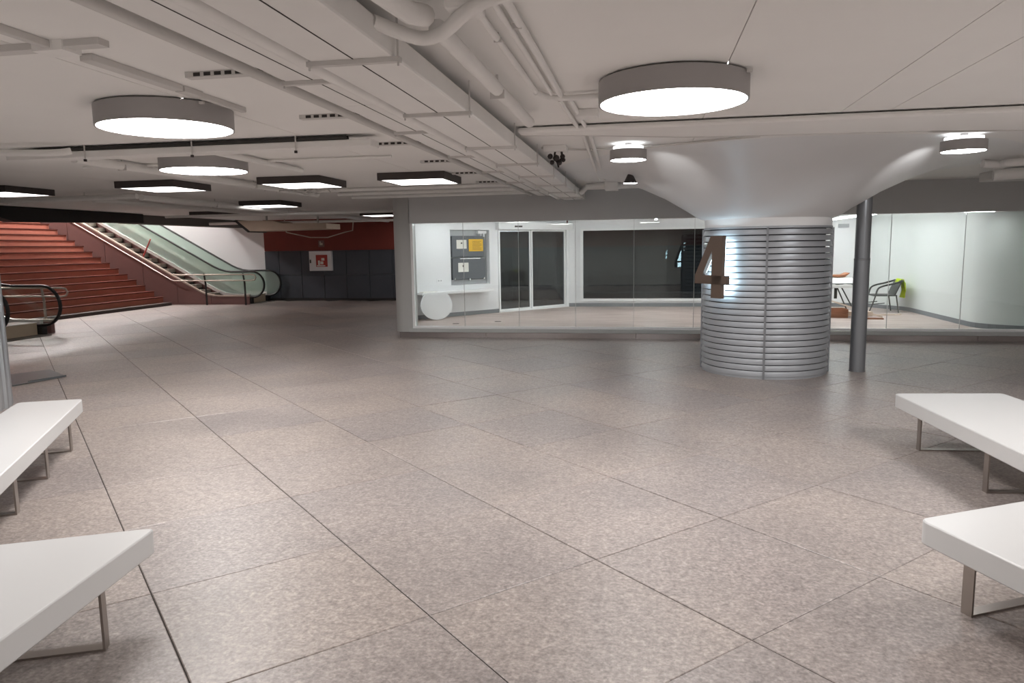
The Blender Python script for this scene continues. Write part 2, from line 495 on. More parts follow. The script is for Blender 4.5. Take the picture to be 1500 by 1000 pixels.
wbox(wl, 1.985, 2.24, -0.12, 0, .17, 2.27)
wbox(wl, 2.24, 4.36, -0.12, 0, 2.2, 2.27)
wbox(wl, 0.85, 2.05, -0.62, -0.6, .17, 2.27)
wbox(wl, 0.85, 0.925, -0.6, -0.12, .17, 2.27)
wbox(wl, 1.985, 2.06, -0.6, -0.12, .17, 2.27)
struct('wall_shop_left', wl, 'white_paint', 'white angled wall inside the shop with a square recess', 'wall')
struct('wall_shop_side', MB().prism([(-4.59, SF+.33, 0), (-4.47, SF+.33, 0), (-4.83, 14.6, 0), (-4.97, 14.5, 0)], (0, 0, 2.3)), 'white_paint', 'white end wall at the far left of the shop', 'wall')
ww = MB()
ww.box(-1.86, -1.56, 17.9, 18.05, .17, 2.27)
ww.box(-1.56, 2.3, 17.9, 18.05, .17, 0.30)
ww.box(-1.56, 2.3, 17.9, 18.05, 2.06, 2.27)
ww.box(2.3, 4.95, 17.9, 18.05, .17, 2.27)
struct('wall_shop_back', ww, 'white_paint', 'white back wall inside the shop around the dark window', 'wall')
ARC = [(5.53+1.1*(1-math.cos(k*math.pi/24)), 13.8-.81*math.sin(k*math.pi/24), .17) for k in range(13)]
sw = MB().prism([(4.95, 17.9, .17), (5.45, 16.95, .17), (5.53, 16.6, .17), *ARC, (9.25, SF+.075, .17), (9.25, SF+.2, .17), (6.9, SF+.2, .17), (6.0, 13.7, .17), (5.8, 17, .17), (5.1, 18.05, .17), (4.95, 18.05, .17)], (0, 0, 2.1))
struct('wall_shop_right', sw, 'pale_panel', 'pale greenish white side wall at the right end of the shop', 'wall', smooth=True)
struct('wall_shop_corridor', MB().box(6.1, 6.2, 13.1, 22.1, 0, 2.3), 'wall_plain', 'plain wall behind the shop at the right', 'wall')
b1 = MB(); wbox(b1, -0.1, 2.22, 0, 0.014, .17, .255)
struct('baseboard_left', b1, 'baseboard_grey', 'grey baseboard under the angled white shop wall', 'baseboard')
struct('baseboard_back', MB().box(-1.84, 4.95, 17.886, 17.9, .17, .255), 'baseboard_grey', 'grey baseboard under the dark shop window', 'baseboard')
bb = MB()
bb.prism([(4.95, 17.9, .17), (5.45, 16.95, .17), (5.436, 16.945, .17), (4.936, 17.895, .17)], (0, 0, .085))
bb.prism([(5.45, 16.95, .17), (5.53, 16.6, .17), (5.515, 16.6, .17), (5.436, 16.945, .17)], (0, 0, .085))
bb.box(5.515, 5.53, 13.8, 16.6, .17, .255)
for k in range(9):
    (xa, ya, _), (xb, yb, _) = ARC[k], ARC[k+1]
    bb.prism([(xa, ya, .17), (xb, yb, .17), (xb-.015, yb-.004*k, .17), (xa-.015, ya-.004*k, .17)], (0, 0, .085))
struct('baseboard_right', bb, 'baseboard_grey', 'grey baseboard along the pale side wall behind the chair', 'baseboard')

# automatic sliding door
dr = thing('door_1', 'automatic glass sliding door with white frame and header box', 'door', tuple(wp(3.3, 0, .17)), kind='structure')
def wpart(name, m, parent, *bx, bevel=0):
    mb = MB()
    for q in bx: wbox(mb, *q)
    return link(name, mb, m, parent, bevel=bevel)
hd = wpart('header', 'white_frame', dr, (2.16, 4.45, 0, 0.13, 2.035, 2.2), bevel=0.008)
wpart('sensor', 'ink', hd, (2.62, 2.83, .13, .15, 2.09, 2.125))
wpart('jamb', 'white_frame', dr, (2.225, 2.265, -.1, .03, .17, 2.035))
wpart('jamb', 'white_frame', dr, (4.33, 4.40, -.1, .03, .17, 2.035))
wpart('threshold', 'white_frame', dr, (2.24, 4.38, -.1, .05, .17, .205))
for a, b in ((2.265, 3.215), (3.24, 4.33)):
    lf = wpart('leaf', 'white_frame', dr, (a, a+.035, -.06, -.02, .205, 2.035), (b-.035, b, -.06, -.02, .205, 2.035), (a, b, -.06, -.02, .205, .235), (a, b, -.06, -.02, 2.0, 2.035))
    wpart('leaf_glass', 'glass_dark', lf, (a+.035, b-.035, -.045, -.035, .235, 2.0))
# dark inner window
wn = thing('window_2', 'wide dark window with white frame in the shop back wall', 'window', (0.37, 17.9, .3), kind='structure')
link('frame', MB().box(-1.56, -1.49, 17.86, 18.0, .3, 2.06).box(-1.49, 2.3, 17.86, 18.0, .3, .365).box(-1.49, 2.3, 17.86, 18.0, 2.01, 2.06).box(2.24, 2.3, 17.86, 18.0, .365, 2.01), 'white_frame', wn)
link('pane', MB().box(-1.49, 2.24, 17.92, 17.93, .365, 2.01), 'glass_dark', wn)

# ================================================================== COLUMN
CX, CY, CRAD = 1.54, 9.95, 0.79
cl = thing('round_column', 'round column clad in grey metal louvres under a flaring white capital', 'column', (CX, CY, 0))
link('core', MB().lathe((CX, CY, 0), [(CRAD-.085, 0), (CRAD-.085, 1.95)], 64), 'slat_core', cl, smooth=True)
NS = 24; pitch = 1.80/NS
smb = MB()
z0 = 0.03
smb.lathe((CX, CY, z0), [(CRAD-.002, 0.0), (CRAD, 0.006), (CRAD-.016, pitch*0.84), (CRAD-.026, pitch*0.84), (CRAD-.014, 0.0)], 72, closed=True)
s0 = link('slat', smb, 'slat_metal', cl, smooth=True)
for k in range(1, NS):
    o = s0.copy(); COL.objects.link(o); o.parent = cl; o.location = (0, 0, k*pitch)
link('base_ring', MB().lathe((CX, CY, 0), [(CRAD-.01, 0), (CRAD-.01, .028), (CRAD-.06, .028), (CRAD-.06, 0)], 72, closed=True), 'slat_metal', cl, smooth=True)
link('top_ring', MB().lathe((CX, CY, 1.80), [(CRAD-.005, .03), (CRAD-.005, .055), (CRAD-.06, .055), (CRAD-.06, .03)], 72, closed=True), 'slat_metal', cl, smooth=True)
fa0 = math.atan2(-CY, -CX) + 0.02
for k in range(4):
    t = fa0 + k*math.pi/2
    c, s = math.cos(t), math.sin(t)
    o = Vector((CX + c*(CRAD-.03) + s*.016, CY + s*(CRAD-.03) - c*.016, 0))
    link('vertical_bar', MB().obox(o, (c*.045, s*.045, 0), (-s*.024, c*.024, 0), (0, 0, 1.84)), 'pole_metal', cl)
link('collar', MB().lathe((CX, CY, 1.845), [(CRAD-.06, 0), (CRAD-.02, 0), (CRAD-.01, .115), (CRAD-.06, .115)], 72, closed=True), 'collar_white', cl, smooth=True)
prof = [(CRAD-.01, 1.955), (0.86, 1.985), (1.0, 2.075), (1.3, 2.255), (1.6, 2.395), (1.9, 2.505), (2.08, 2.56), (2.28, 2.596), (2.55, 2.613), (2.8, CEIL+.004)]
link('capital', MB().lathe((CX, CY, 0), prof, 96), 'funnel_white', cl, smooth=True)

# number sign
ang = math.atan2(-CY, -CX) - math.radians(44)
nd = Vector((math.cos(ang), math.sin(ang), 0)); sd = Vector((-nd.y, nd.x, 0))   # sd = to the viewer's right
W4, H4 = 0.56, 0.765
org4 = Vector((CX, CY, 0.985)) + nd*(CRAD+.09) - sd*(W4*0.5)
def four(mb, d0, d1, inset=0.0):
    for poly in ([(0,.365),(.235,.365),(.545,.771),(.545,1),(.497,1)], [(.53,0),(.84,0),(.865,1),(.54,1)], [(0,.225),(1,.225),(1,.366),(0,.366)]):
        cx = sum(p[0] for p in poly)/len(poly); cz = sum(p[1] for p in poly)/len(poly)
        pts = [org4 + sd*((cx+(a-cx)*(1-inset))*W4) + Vector((0, 0, (cz+(b-cz)*(1-inset))*H4)) + nd*d0 for a, b in poly]
        mb.prism(pts, nd*(d1-d0))
    return mb
sg = thing('number_sign', 'large bronze number four standing off the louvred column with glowing back', 'sign', tuple(org4))
link('numeral', four(MB(), 0.0, 0.055), 'bronze', sg)
link('back_light', four(MB(), -0.012, -0.001, 0.12), 'lamp_halo', sg)
for hz in (.2, .6):
    link('bracket', MB().obox(org4+sd*W4*.66+Vector((0,0,hz))-nd*.13, nd*.13, sd*.02, (0,0,.02)), 'pole_metal', sg)

# pole
po = thing('steel_pole', 'slim dark grey steel pole standing beside the louvred column', 'pole', (2.70, 9.92, 0))
link('shaft', MB().lathe((2.70, 9.92, 0), [(.094, 0), (.094, 1.42)], 24), 'pole_metal', po, smooth=True)
link('upper_shaft', MB().lathe((2.70, 9.92, 0), [(.094, 1.42), (.097, 1.425), (.097, 1.44), (.09, 1.445), (.09, 2.24)], 24), 'pole_metal', po, smooth=True)
link('foot_ring', MB().lathe((2.70, 9.92, 0), [(.10, 0), (.10, .012), (.09, .012)], 24), 'pole_metal', po, smooth=True)

# left pillar at the frame edge
rib = []
pc = (-7.50, 6.27)
n = 144
vs = []
for zz in (0, CEIL):
    for i in range(n):
        r = 0.80 + (0.016 if (i//2) % 2 else 0)
        vs.append((pc[0]+r*math.cos(2*math.pi*i/n), pc[1]+r*math.sin(2*math.pi*i/n), zz))
pm = MB().add(vs, [(i, (i+1) % n, n+(i+1) % n, n+i) for i in range(n)])
tag(link('pillar', pm, 'pillar_steel'), 'round pillar in shiny ribbed steel at the left edge behind bench', 'pillar')

# ================================================================== BENCHES
def round_poly(pts, r, n=5):
    out = []
    m = len(pts)
    for i in range(m):
        p, a, b = Vector(pts[i]), Vector(pts[i-1]), Vector(pts[(i+1) % m])
        da, db = (a-p).normalized(), (b-p).normalized()
        p0, p1 = p+da*r, p+db*r
        for k in range(n+1):
            t = k/n
            out.append(p0*(1-t)**2 + p*(2*t*(1-t)) + p1*t**2)
    return out
def bench(label, A, B, C_, D_, legs, run):
    # A-B is the short end nearest the hall's centre, A-D the long visible edge
    A, B, C_, D_ = [Vector((*q, 0)) for q in (A, B, C_, D_)]
    t = thing('bench', label, 'bench', tuple((A+B+C_+D_)/4), 'white slab benches')
    top, th = 0.39, 0.11
    o = MB().prism([(p.x, p.y, top-th) for p in round_poly([A, B, C_, D_], 0.05)], (0, 0, th))
    link('seat_slab', o, 'bench_white', t, smooth=True, bevel=0.007)
    for q in legs:
        q = Vector((*q, 0)); r = Vector((*run, 0)); L = r.length; r = r.normalized()
        w = Vector((-r.y, r.x, 0))*0.055
        mb = MB()
        th_ = 0.010
        mb.obox(q-w/2, r*th_, w, (0, 0, top-th))
        mb.obox(q-w/2+r*(L-th_), r*th_, w, (0, 0, top-th))
        mb.obox(q-w/2+r*th_, r*(L-2*th_), w, (0, 0, th_))
        mb.obox(q-w/2+r*th_+Vector((0,0,top-th-th_)), r*(L-2*th_), w, (0, 0, th_))
        link('leg_frame', mb, 'steel_leg', t)
    return t
bench('white slab bench on steel loop legs, farther one at the right edge', (2.06, 6.47), (2.93, 6.57), (3.15, 4.32), (2.26, 4.2), [(2.15, 6.13), (2.22, 5.13), (2.30, 4.45)], (0.62, 0.06))
bench('white slab bench on steel loop legs, nearest one at the right edge', (1.245, 3.49), (1.93, 3.87), (2.75, 1.98), (2.05, 1.6), [(1.42, 3.37), (1.80, 2.45)], (0.46, 0.24))
bench('white slab bench at lower left corner, nearest on the left side', (-2.215, 2.885), (-2.98, 2.51), (-2.75, 0.75), (-1.93, 0.72), [(-2.22, 2.53), (-2.06, 1.3)], (-0.52, -0.22))
bench('white slab bench at left edge beside the ribbed steel pillar', (-4.83, 5.48), (-5.29, 5.27), (-3.88, 2.78), (-3.36, 2.98), [(-4.74, 5.21), (-4.34, 4.53), (-3.95, 3.86), (-3.58, 3.2)], (-0.32, -0.17))

# ================================================================== LAMPS
def round_lamp(label, x, y, r=0.435):
    t = thing('round_ceiling_lamp', label, 'ceiling lamp', (x, y, 2.48), 'large round ceiling lamps')
    link('housing', MB().lathe((x, y, 2.48), [(r-.012, .01), (r-.012, 0), (r, 0), (r, CEIL-2.48-.012), (r-.03, CEIL-2.48)], 64), 'lamp_housing', t, smooth=True)
    link('diffuser', MB().lathe((x, y, 2.48), [(0.001, .004), (r*.6, .005), (r-.012, .01)], 64), 'lamp_round', t, smooth=True)
    link('cable_clip', MB().box(x+r*.9, x+r*.9+.03, y-r*.5, y-r*.5+.02, 2.59, 2.605), 'strut_paint', t)
round_lamp('large round ceiling lamp with grey rim hanging between pipes and column', 0.15, 4.55)
round_lamp('large round ceiling lamp with grey rim at upper left of hall', -3.21, 4.60)
round_lamp('round ceiling lamp with grey rim beyond the big left one', -4.54, 7.08)
for lx, ly, w in ((3.6, 4.55, 'right of the benches'), (7.0, 4.55, 'near the right end wall'), (3.6, 1.1, 'over the right rear area'), (3.6, -2.4, 'at the right rear of the hall'), (0.15, -2.4, 'at the rear of the hall'), (-3.21, -2.4, 'at the left rear of the hall'), (-4.3, 0.9, 'over the left benches')):
    round_lamp('added unseen round ceiling lamp ' + w, lx, ly)  # out-of-view lamps added to raise the light on ceiling and benches

def square_lamp(label, x, y, h=0.41):
    t = thing('square_ceiling_lamp', label, 'ceiling lamp', (x, y, 2.525), 'square dark framed ceiling lamps')
    z, w = 2.525, 0.035
    H = h + w
    zt = CEIL-.002
    fr = MB().box(x-H, x+H, y-H, y-h, z, zt).box(x-H, x+H, y+h, y+H, z, zt).box(x-H, x-h, y-h, y+h, z, zt).box(x+h, x+H, y-h, y+h, z, zt).box(x-h, x+h, y-h, y+h, z+.06, zt)
    link('frame', fr, 'lamp_frame_dark', t)
    link('diffuser', MB().box(x-h, x+h, y-h, y+h, z+.004, z+.05), 'lamp_square', t)
for lx, ly, lt in ((-2.96, 9.55, 'square dark framed ceiling lamp nearest the cable ducts and shop fascia'), (-4.65, 9.56, 'square dark framed ceiling lamp, second from the cable ducts'),
                   (-6.72, 9.48, 'square dark framed ceiling lamp, third from the cable ducts'), (-9.35, 9.48, 'square dark framed ceiling lamp cut by the left picture edge'),
                   (-7.43, 13.8, 'square dark framed ceiling lamp in the middle row before the escalator'), (-7.0, 18.95, 'square dark framed ceiling lamp near the far red wall'),
                   (-6.75, 21.2, 'square dark framed ceiling lamp half hidden behind the rounded shop pillar'), (-10.6, 16.9, 'square dark framed ceiling lamp above the beige soffit box'),
                   (-1.6, 20.3, 'square dark framed ceiling lamp in the corridor seen through the sliding door'), (3.0, 20.3, 'square dark framed ceiling lamp added unseen in the corridor behind the shop back wall')):  # last lamp is added, out of view, to light the corridor
    square_lamp(lt, lx, ly)

WASH = 9.0
AIM_L, AIM_R = (0.35, 8.45, 2.50), (2.75, 8.45, 2.47)
def small_lamp(label, x, y, r=0.175, aim=None):
    t = thing('small_round_lamp', label, 'ceiling lamp', (x, y, 2.46), 'small round lamps by the column')
    z = 2.46
    link('housing', MB().lathe((x, y, z), [(r-.008, .006), (r-.008, 0), (r, 0), (r, .095), (r-.06, .10), (0.001, .10)], 40), 'lamp_housing', t, smooth=True)
    link('diffuser', MB().lathe((x, y, z), [(0.001, .003), (r-.008, .006)], 40), 'lamp_small', t, smooth=True)
    link('up_light', MB().lathe((x, y, z+.108), [(r-.10, 0), (r-.03, 0), (r-.03, .02), (r-.10, .02)], 40, closed=True), 'lamp_upslot', t, smooth=True)
    link('stem', MB().cyl((x, y, z+.10), .03, CEIL-z-.10, 16), 'lamp_housing', t)
    # added unseen spot that brightens a patch of the capital
    ld = bpy.data.lights.new('added_wash_spot', 'SPOT'); ld.energy = WASH; ld.spot_size = math.radians(34); ld.spot_blend = 1.0; ld.shadow_soft_size = 0.05
    lo_ = bpy.data.objects.new('added_wash_spot', ld); COL.objects.link(lo_); lo_.parent = t
    dv = (Vector(aim) - Vector((x, y, 2.42))).normalized()
    st_ = Vector((x, y, 2.42)) + dv*(r+.03)
    lo_.location = st_ - Vector((x, y, 2.46))
    lo_.rotation_euler = (Vector(aim) - st_).to_track_quat('-Z', 'Y').to_euler()
small_lamp('small round ceiling lamp left of the white capital', -0.17, 7.25, aim=AIM_L)
small_lamp('small round ceiling lamp right of the white capital', 2.86, 7.48, 0.19, aim=AIM_R)
sp = thing('spot_lamp', 'tilted conical spot lamp under the ceiling behind the small lamp', 'spot lamp', (-0.19, 9.2, 2.40))
link('shade', MB().lathe((-0.19, 9.2, 2.40), [(.085, 0), (.03, .11), (.02, .12)], 24), 'lamp_frame_dark', sp, smooth=True)
link('bulb', MB().lathe((-0.19, 9.2, 2.398), [(.001, 0), (.082, .004)], 24), 'lamp_small', sp, smooth=True)
link('stem', MB().cyl((-0.19, 9.2, 2.51), .012, CEIL-2.51, 10), 'lamp_frame_dark', sp)

# shop lights
def led(label, x0, x1, y0, y1, z=2.14):
    t = thing('led_bar', label, 'led lamp', ((x0+x1)/2, (y0+y1)/2, z), 'led bars inside the shop')
    link('tube', MB().box(x0, x1, y0, y1, z, z+.03), 'lamp_led', t)
    link('housing', MB().box(x0, x1, y0, y1, z+.03, z+.06), 'white_frame', t)
    xm, ym = (x0+x1)/2, (y0+y1)/2
    link('hanger', MB().box(xm-.01, xm+.01, ym-.01, ym+.01, z+.06, 2.27), 'white_frame', t)
led('long led bar above the shop chair, running away from the glass', 4.08, 4.13, 14.4, 17.4)
led('short led bar at the glass near the pale side wall', 5.06, 5.5, 13.01, 13.05, 2.10)
led('led bar over the dark shop window', 0.2, 0.25, 14.2, 16.8, 2.2)
led('led bar before the sliding door', -2.6, -1.4, 15.4, 15.45, 2.2)
led('led bar over the white shelf in the shop', -4.1, -3.0, 14.3, 14.35, 2.2)
led('added hidden led bar in the right half of the shop near the steel pole', 3.0, 3.05, 13.6, 16.6, 2.2)  # hidden bar added to brighten the right side of the shop
# stairwell lamps
for k, (a, b) in enumerate(((-19.5, 21.3), (-19.5, 17.0), (-16.0, 21.6))):
    t = thing('stairwell_lamp', 'bright panel lamp in the high stairwell ceiling, ' + ('over the escalator head', 'over the upper stairs', 'over the escalator foot')[k], 'ceiling lamp', (a, b, 6.1))
    link('housing', MB().box(a-.65, a+.65, b-.35, b+.35, 6.13, 6.198), 'white_frame', t)
    link('diffuser', MB().box(a-.6, a+.6, b-.3, b+.3, 6.11, 6.13), 'lamp_shaft', t)

# ================================================================== DUCTS AND PIPES
def duct(label, u0, u1, z0, z1, hv):
    t = thing('cable_duct', label, 'duct', ((u0+u1)/2, 5, z0))
    segs = [-4.9, -1.6] + [2.0+2.4*k for k in range(5)] + [12.88]
    for a, b in zip(segs[:-1], segs[1:]):
        link('duct_section', MB().box(u0, u1, a+.002, b-.002, z0, z1), 'duct_paint', t, bevel=0.012)
    link('seam', MB().box(u0+(u1-u0)*.52, u0+(u1-u0)*.52+.006, -4.9, 12.88, z0-.0015, z0+.002), 'slot_dark', t)
    for v in hv:
        h = link('hanger_channel', MB().box(u0-.015, u1+.03, v-.016, v+.016, z0-.02, z0), 'strut_paint', t)
        link('rod', MB().cyl((u1+.018, v, z0-.035), .005, CEIL-z0+.035, 8), 'strut_paint', h)
        link('rod', MB().cyl((u0-.008, v, z0-.035), .005, CEIL-z0+.035, 8), 'strut_paint', h)
duct('wide painted cable duct on hangers running toward the shop, right of the pair', -1.41, -1.04, 2.445, 2.555, [0.5, 1.75, 3.03, 4.3, 5.82, 7.05, 8.32, 9.6, 10.9, 12.1])
duct('painted cable duct on hangers running toward the shop, left of the pair', -1.87, -1.57, 2.53, 2.60, [0.6, 2.0, 3.7, 5.45, 7.0, 8.5, 10.0, 11.5])
for k, v in enumerate([3.76, 5.1, 6.55, 8.0, 9.36, 10.72, 12.24]):
    nm = ('nearest', 'second', 'third', 'fourth', 'fifth', 'sixth', 'farthest')[k]
    t = thing('strut_rail', nm + ' slotted strut rail fixed across the ceiling left of the ducts', 'strut rail', (-2.2, v, 2.575), 'slotted strut rails')
    link('channel', MB().box(-2.47, -1.83, v-.03, v+.03, 2.59, CEIL), 'strut_paint', t)
    sl = MB()
    for q in range(9):
        sl.box(-2.42+q*.062, -2.38+q*.062, v-.0315, v-.02, 2.595, 2.614)
    link('slots', sl, 'slot_dark', t)
def pipe(name, label, pts, r, m='pipe_paint', cat='pipe', clips=(), n=10):
    t = thing(name, label, cat, tuple(pts[0]))
    link('tube', MB().tube(pts, r, n), m, t, smooth=True)
    for c in clips:
        c = Vector(c)
        link('clip', MB().box(c.x-r*1.08, c.x+r*1.08, c.y-.006, c.y+.006, c.z-r*1.08, c.z+r*.2).box(c.x-.006, c.x+.006, c.y-.006, c.y+.006, c.z+r*.2, CEIL), 'strut_paint', t)
    return t
def smooth_path(pts, n=5):
    P = [Vector(p) for p in pts]; out = []
    for i in range(len(P)-1):
        a, b, c, d = P[max(i-1, 0)], P[i], P[i+1], P[min(i+2, len(P)-1)]
        for k in range(n):
            t = k/n
            out.append(0.5*((2*b)+(c-a)*t+(2*a-5*b+4*c-d)*t*t+(3*b-a-3*c+d)*t**3))
    out.append(P[-1])
    return out
pipe('drain_pipe', 'thick white pipe leaving the top edge beside the ducts', [(-0.94, -4.5, 2.54), (-0.94, 2.35, 2.54), (-0.88, 2.75, 2.53), (-0.86, 2.9, 2.56)], 0.042)
pipe('drain_pipe', 'straight white pipe running alongside the wide duct toward the shop', [(-0.84, 3.0, 2.54), (-0.83, 5.35, 2.54)], 0.038, clips=[(-.835, 4.2, 2.53)])
pipe('drain_pipe', 'bent white pipe crossing the ceiling beside the big round lamp', smooth_path([(-1.05, 2.82, 2.53), (-0.92, 2.97, 2.50), (-0.80, 2.93, 2.50), (-0.64, 2.76, 2.53), (-0.45, 2.72, 2.56), (0.3, 2.72, 2.57), (1.2, 2.6, 2.57), (3, 2.4, 2.57)]), 0.028, clips=[(-.36, 2.72, 2.565), (.6, 2.69, 2.57)])
tag(link('junction_box', MB().box(-0.75, -0.62, 2.77, 2.92, 2.54, CEIL), 'pipe_paint', bevel=0.01), 'white junction box where the ceiling pipes meet', 'junction box')
pipe('conduit', 'thin white conduit nearest the straight pipe', [(-0.69, -4, 2.595), (-0.67, 4.58, 2.595)], 0.016, clips=[(-.67, 3.4, 2.595)])
pipe('conduit', 'thin white conduit in the middle of the three', [(-0.60, -4, 2.595), (-0.585, 4.66, 2.595)], 0.014)
pipe('conduit', 'thin white conduit nearest the big round lamp', [(-0.55, -4, 2.592), (-0.53, 4.70, 2.592)], 0.018, clips=[(-.545, 3.2, 2.592)])
pipe('conduit', 'short cross conduit reaching the big round lamp housing', smooth_path([(-0.67, 4.58, 2.59), (-0.60, 4.74, 2.588), (-0.48, 4.78, 2.586), (-0.30, 4.76, 2.585)]), 0.018)
pipe('conduit', 'short conduit ahead of the flat bulkhead, left of two', [(-0.555, 4.85, 2.595), (-0.545, 6.0, 2.595)], 0.016)
pipe('conduit', 'short conduit ahead of the flat bulkhead, right of two', [(-0.49, 4.85, 2.595), (-0.48, 6.0, 2.595)], 0.016)
tag(link('junction_box', MB().box(-0.50, -0.34, 5.35, 5.5, 2.565, CEIL), 'pipe_paint', bevel=0.006), 'small white junction box on the conduits before the bulkhead', 'junction box')
pipe('conduit', 'conduit beyond the bulkhead toward the shop, left of two', [(-0.53, 6.3, 2.595), (-0.67, 10.9, 2.595)], 0.017)
pipe('conduit', 'conduit beyond the bulkhead toward the shop, right of two', [(-0.47, 6.3, 2.595), (-0.60, 10.9, 2.595)], 0.017)
pipe('conduit', 'thin dark cable along the ceiling beyond the bulkhead', smooth_path([(-1.0, 7.2, 2.60), (-0.6, 7.45, 2.60), (-0.1, 7.42, 2.60), (0.35, 7.3, 2.605), (1.0, 7.0, 2.605)]), 0.010, m='strut_paint')
pipe('conduit', 'round white pipe running between the two cable ducts', [(-1.505, -4.5, 2.495), (-1.505, 12.85, 2.495)], 0.04)
pipe('conduit', 'grey pipe added for the shadow line along the left side of the cable ducts', [(-1.98, -4.5, 2.555), (-1.98, 12.85, 2.555)], 0.026, m='strut_paint')  # added pipe, its darker grey gives the shadow band at the duct edge
# flat bulkhead duct crossing in front of the capital
bp = [(-1.03, 5.98), (9.2, 5.98), (9.2, 7.25), (3.12, 6.98), (2.26, 6.80), (1.43, 6.70), (0.8, 6.66), (0.31, 6.58), (-0.1, 6.42), (-0.54, 6.24), (-1.03, 6.12)]
tag(link('bulkhead_duct', MB().prism([(a, b, 2.565) for a, b in bp], (0, 0, .044)), 'ceiling_paint', bevel=0.018), 'flat painted bulkhead crossing the ceiling in front of the white capital', 'bulkhead')
pipe('cable', 'thin cable clipped along the rear edge of the flat bulkhead', smooth_path([(a, b+.012, 2.57) for a, b in bp[:1:-1]]), 0.009, m='strut_paint', cat='cable')
# pipe with flange at the fascia
pipe('drain_pipe', 'white pipe with flanges along the top of the shop fascia', [(-1.0, 11.75, 2.50), (-0.9, 11.55, 2.56), (0.15, 11.45, 2.56)], 0.05)
tag(link('pipe_flange', MB().box(-0.62, -0.42, 11.4, 11.65, 2.49, CEIL), 'pipe_paint', bevel=0.01), 'white flange block on the pipe above the shop fascia', 'flange')
for k, (v, z) in enumerate(((11.2, 2.59), (12.0, 2.585), (12.6, 2.57))):
    pipe('conduit', ('nearest', 'middle', 'farthest')[k] + ' of three conduits along the ceiling above the rounded shop pillar', [(-5.2, v, z), (-2.0, v-.12, z)], 0.03)
# right of the column: pipes above the fascia
pipe('drain_pipe', 'white pipe right of the capital, above the steel pole', smooth_path([(3.95, 9.75, 2.555), (4.15, 9.75, 2.54), (4.4, 9.6, 2.55), (6.5, 9.5, 2.56)]), 0.05)
pipe('drain_pipe', 'lower sloping pipe at the right end above the shop fascia', [(4.3, 10.3, 2.46), (7.0, 9.7, 2.53)], 0.07)
tag(link('cable_duct', MB().box(4.5, 9.0, 10.8, 11.2, 2.44, 2.56), 'strut_paint', bevel=0.01), 'grey duct above the fascia at the right end', 'duct')
pipe('conduit', 'thin conduit at the right end behind the small round lamp', [(4.2, 8.5, 2.59), (6.6, 8.3, 2.59)], 0.018)
# left side
t = thing('box_duct', 'long painted box duct hung under the ceiling beyond the big left lamp', 'duct', (-4.1, 6.08, 2.5))
link('body', MB().box(-5.85, -2.28, 5.98, 6.18, 2.515, 2.575), 'duct_paint', t, bevel=0.008)
for u in (-5.0, -3.93, -2.95):
    h = link('rod', MB().cyl((u, 5.96, 2.48), .006, CEIL-2.48, 8), 'strut_paint', t)
    link('nut', MB().cyl((u, 5.96, 2.475), .014, .02, 8), 'device_dark', h)
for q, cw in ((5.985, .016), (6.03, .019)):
    link('gap_shade_tube', MB().tube([(-5.6, q, 2.592), (-2.5, q, 2.592)], cw, 8), 'step_dark', t)  # dark tubes stand in for the shade in the gap above the duct
pipe('cable', 'bent white cable hose near the left end of the box duct', smooth_path([(-6.6, 5.2, 2.58), (-6.0, 5.6, 2.56), (-5.5, 5.72, 2.54), (-5.15, 5.80, 2.54), (-5.05, 5.86, 2.56)]), 0.03, cat='cable')
pipe('drain_pipe', 'white pipe running away from the box duct past the round lamp', [(-5.45, 6.35, 2.56), (-5.40, 11.6, 2.56)], 0.045, clips=[(-5.44, 7.0, 2.56), (-5.41, 9.6, 2.56)])
pipe('drain_pipe', 'white pipe left of the round lamps running toward the far wall', [(-4.0, 6.3, 2.58), (-4.0, 8.2, 2.58)], 0.03)
t = thing('cable_trunking', 'painted cable trunking on the ceiling right of the upper left lamp', 'trunking', (-2.7, 3.3, 2.58))
for a, b, w in ((-4.5, 2.0, .03), (2.02, 3.05, .018), (3.28, 4.0, .035), (4.02, 4.2, .035), (4.2, 4.72, .018)):
    link('trunking_section', MB().box(-2.70-w, -2.70+w, a, b, 2.585, CEIL), 'strut_paint', t, bevel=0.004)
link('tee_box', MB().box(-2.78, -2.62, 3.04, 3.16, 2.575, CEIL), 'pipe_paint', t)
link('branch', MB().box(-4.6, -2.78, 3.06, 3.13, 2.59, CEIL), 'strut_paint', t)
link('stub', MB().box(-2.62, -2.44, 3.05, 3.12, 2.59, CEIL), 'strut_paint', t)
pipe('conduit', 'thin conduit from the box duct rod across to the square lamps', [(-2.6, 7.4, 2.6), (-6.2, 7.35, 2.6)], 0.014)
pipe('drain_pipe', 'grey pipe hung across before the black stair housing', [(-14.5, 10.9, 2.52), (-7.9, 10.45, 2.53)], 0.045, clips=[(-10.5, 10.63, 2.525), (-8.9, 10.52, 2.528)])
pipe('drain_pipe', 'long painted pipe running toward the far red wall', [(-7.9, 10.55, 2.52), (-7.95, 22.1, 2.52)], 0.055, clips=[(-7.91, 12.6, 2.52), (-7.92, 15.4, 2.52)])
pipe('drain_pipe', 'second painted pipe toward the far wall, left of the long one', [(-9.3, 11.2, 2.55), (-9.3, 18.0, 2.55)], 0.045)
pipe('drain_pipe', 'painted pipe crossing the ceiling before the far red wall', [(-12.9, 20.2, 2.46), (-5.2, 20.2, 2.46)], 0.04)
pipe('drain_pipe', 'painted pipe crossing the ceiling over the escalator landing', [(-10.8, 15.2, 2.44), (-5.2, 15.0, 2.44)], 0.03)
